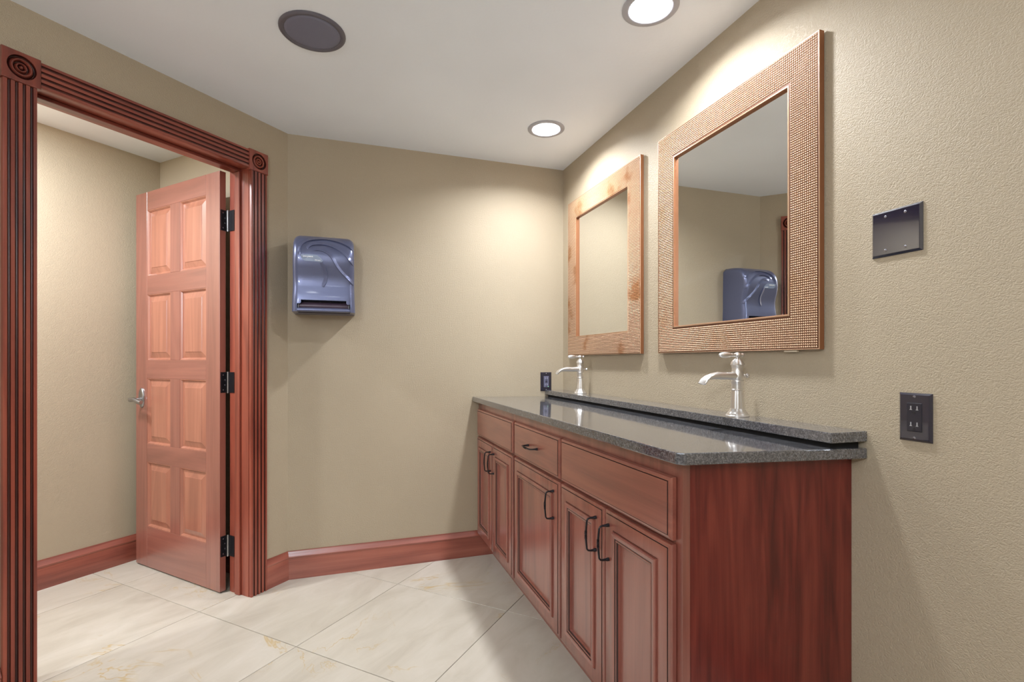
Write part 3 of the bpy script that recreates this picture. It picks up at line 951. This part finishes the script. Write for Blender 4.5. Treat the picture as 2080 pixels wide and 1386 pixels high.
def catmull(pts, n=10):
    out = []
    for i in range(len(pts) - 1):
        p0, p1, p2, p3 = pts[max(i - 1, 0)], pts[i], pts[i + 1], pts[min(i + 2, len(pts) - 1)]
        for s in range(n):
            t = s / n
            out.append(tuple(.5 * (2 * p1[k] + (p2[k] - p0[k]) * t + (2 * p0[k] - 5 * p1[k] + 4 * p2[k] - p3[k]) * t * t + (3 * p1[k] - p0[k] - 3 * p2[k] + p3[k]) * t ** 3) for k in range(2)))
    out.append(tuple(pts[-1])); return out
def q(px, py): return ((px - 665) / 720 * .287, (1120 - py) / 915 * .385)      # fraction of the front, from a sketch grid
def ridge(pts, slope_side, wide=.015, h=.0065, tin=.25, tout=.08):
    c = catmull([q(*p) for p in pts], 9)
    bm = bmesh.new(); rows = []
    for i, (x, z) in enumerate(c):
        a = c[max(0, i - 1)]; b_ = c[min(len(c) - 1, i + 1)]
        tx, tz = b_[0] - a[0], b_[1] - a[1]; L = math.hypot(tx, tz) or 1
        nx, nz = -tz / L * slope_side, tx / L * slope_side
        t = i / (len(c) - 1)
        k = min(1, t / tin if tin else 1, (1 - t) / tout if tout else 1); k = math.sin(PI / 2 * max(0, k))
        row = []
        for o_, hh in ((wide, -.0006), (wide * .5, .35 * h), (.0012, h), (0, h * 1.0), (-.0010, h * .5), (-.0016, -.001)):
            X, Z = x + nx * o_, z + nz * o_
            X = max(-halfw(Z) + .001, min(halfw(Z) - .001, X))
            row.append(bm.verts.new((X, -(surf(X, Z) + (hh if hh < 0 else hh * k)), Z)))
        rows.append(row)
    for a, b_ in zip(rows, rows[1:]):
        for s in range(len(a) - 1): bm.faces.new((a[s], a[s + 1], b_[s + 1], b_[s]))
    bmesh.ops.recalc_face_normals(bm, faces=bm.faces)
    if sum(f.normal.y for f in bm.faces) > 0:
        for f in bm.faces: f.normal_flip()
    return obj('wave_rib', bm, DISP, body, smooth=35)
ridge([(402, 490), (400, 420), (430, 350), (500, 300), (600, 275), (720, 272), (850, 300), (950, 345), (1008, 395)], 1, tin=.2)
ridge([(480, 405), (530, 362), (620, 343), (720, 352), (830, 402), (920, 475), (1012, 575)], 1)
ridge([(540, 430), (600, 418), (680, 440), (750, 500), (800, 580), (860, 655), (940, 730), (1016, 800)], 1)
ridge([(652, 535), (688, 620), (705, 690), (695, 770), (662, 835)], -1, .018, .008, .15, .3)
# badge with its lettering
bp_ = [q(*p) for p in catmull([(402, 478), (408, 505), (440, 540), (490, 546), (560, 547), (652, 551), (640, 515), (600, 482), (560, 472), (480, 469), (402, 478)], 4)][:-1]
bm = bmesh.new()
fr_ = [bm.verts.new((x, -(surf(x, z) + .0022), z)) for x, z in bp_]
bk_ = [bm.verts.new((x, -(surf(x, z) - .003), z)) for x, z in bp_]
bm.faces.new(fr_)
for k in range(len(fr_)): bm.faces.new((fr_[k], fr_[(k + 1) % len(fr_)], bk_[(k + 1) % len(bk_)], bk_[k]))
bmesh.ops.recalc_face_normals(bm, faces=bm.faces)
badge = obj('badge', bm, DISPL, body)
def lettering(txt, size, px, py, shear=0.0):
    cu = bpy.data.curves.new('lettering', 'FONT'); cu.body = txt; cu.size = size; cu.extrude = .0003; cu.shear = shear
    cu.offset = .0003
    t = bpy.data.objects.new('lettering', cu); COL.objects.link(t)
    bpy.context.view_layer.update()
    me = bpy.data.meshes.new_from_object(t.evaluated_get(bpy.context.evaluated_depsgraph_get()))
    bpy.data.objects.remove(t, do_unlink=True)
    x, z = q(px, py)
    zc_ = z + size * .3
    sl = (depth(zc_ + .006) - depth(zc_ - .006)) / .012
    xs = [v.co.x for v in me.vertices]
    for v in me.vertices:
        a, b_, c = v.co
        v.co = (x + a, -(surf(x + a, z + b_) + .0026 + c), z + b_)
    me.materials.clear(); me.materials.append(WHITE)
    o = bpy.data.objects.new('lettering', me); COL.objects.link(o); o.parent = badge
    return o
lettering('SAN JAMAR', .0088, 430, 502)
lettering('Oceans', .0085, 562, 538, .25)
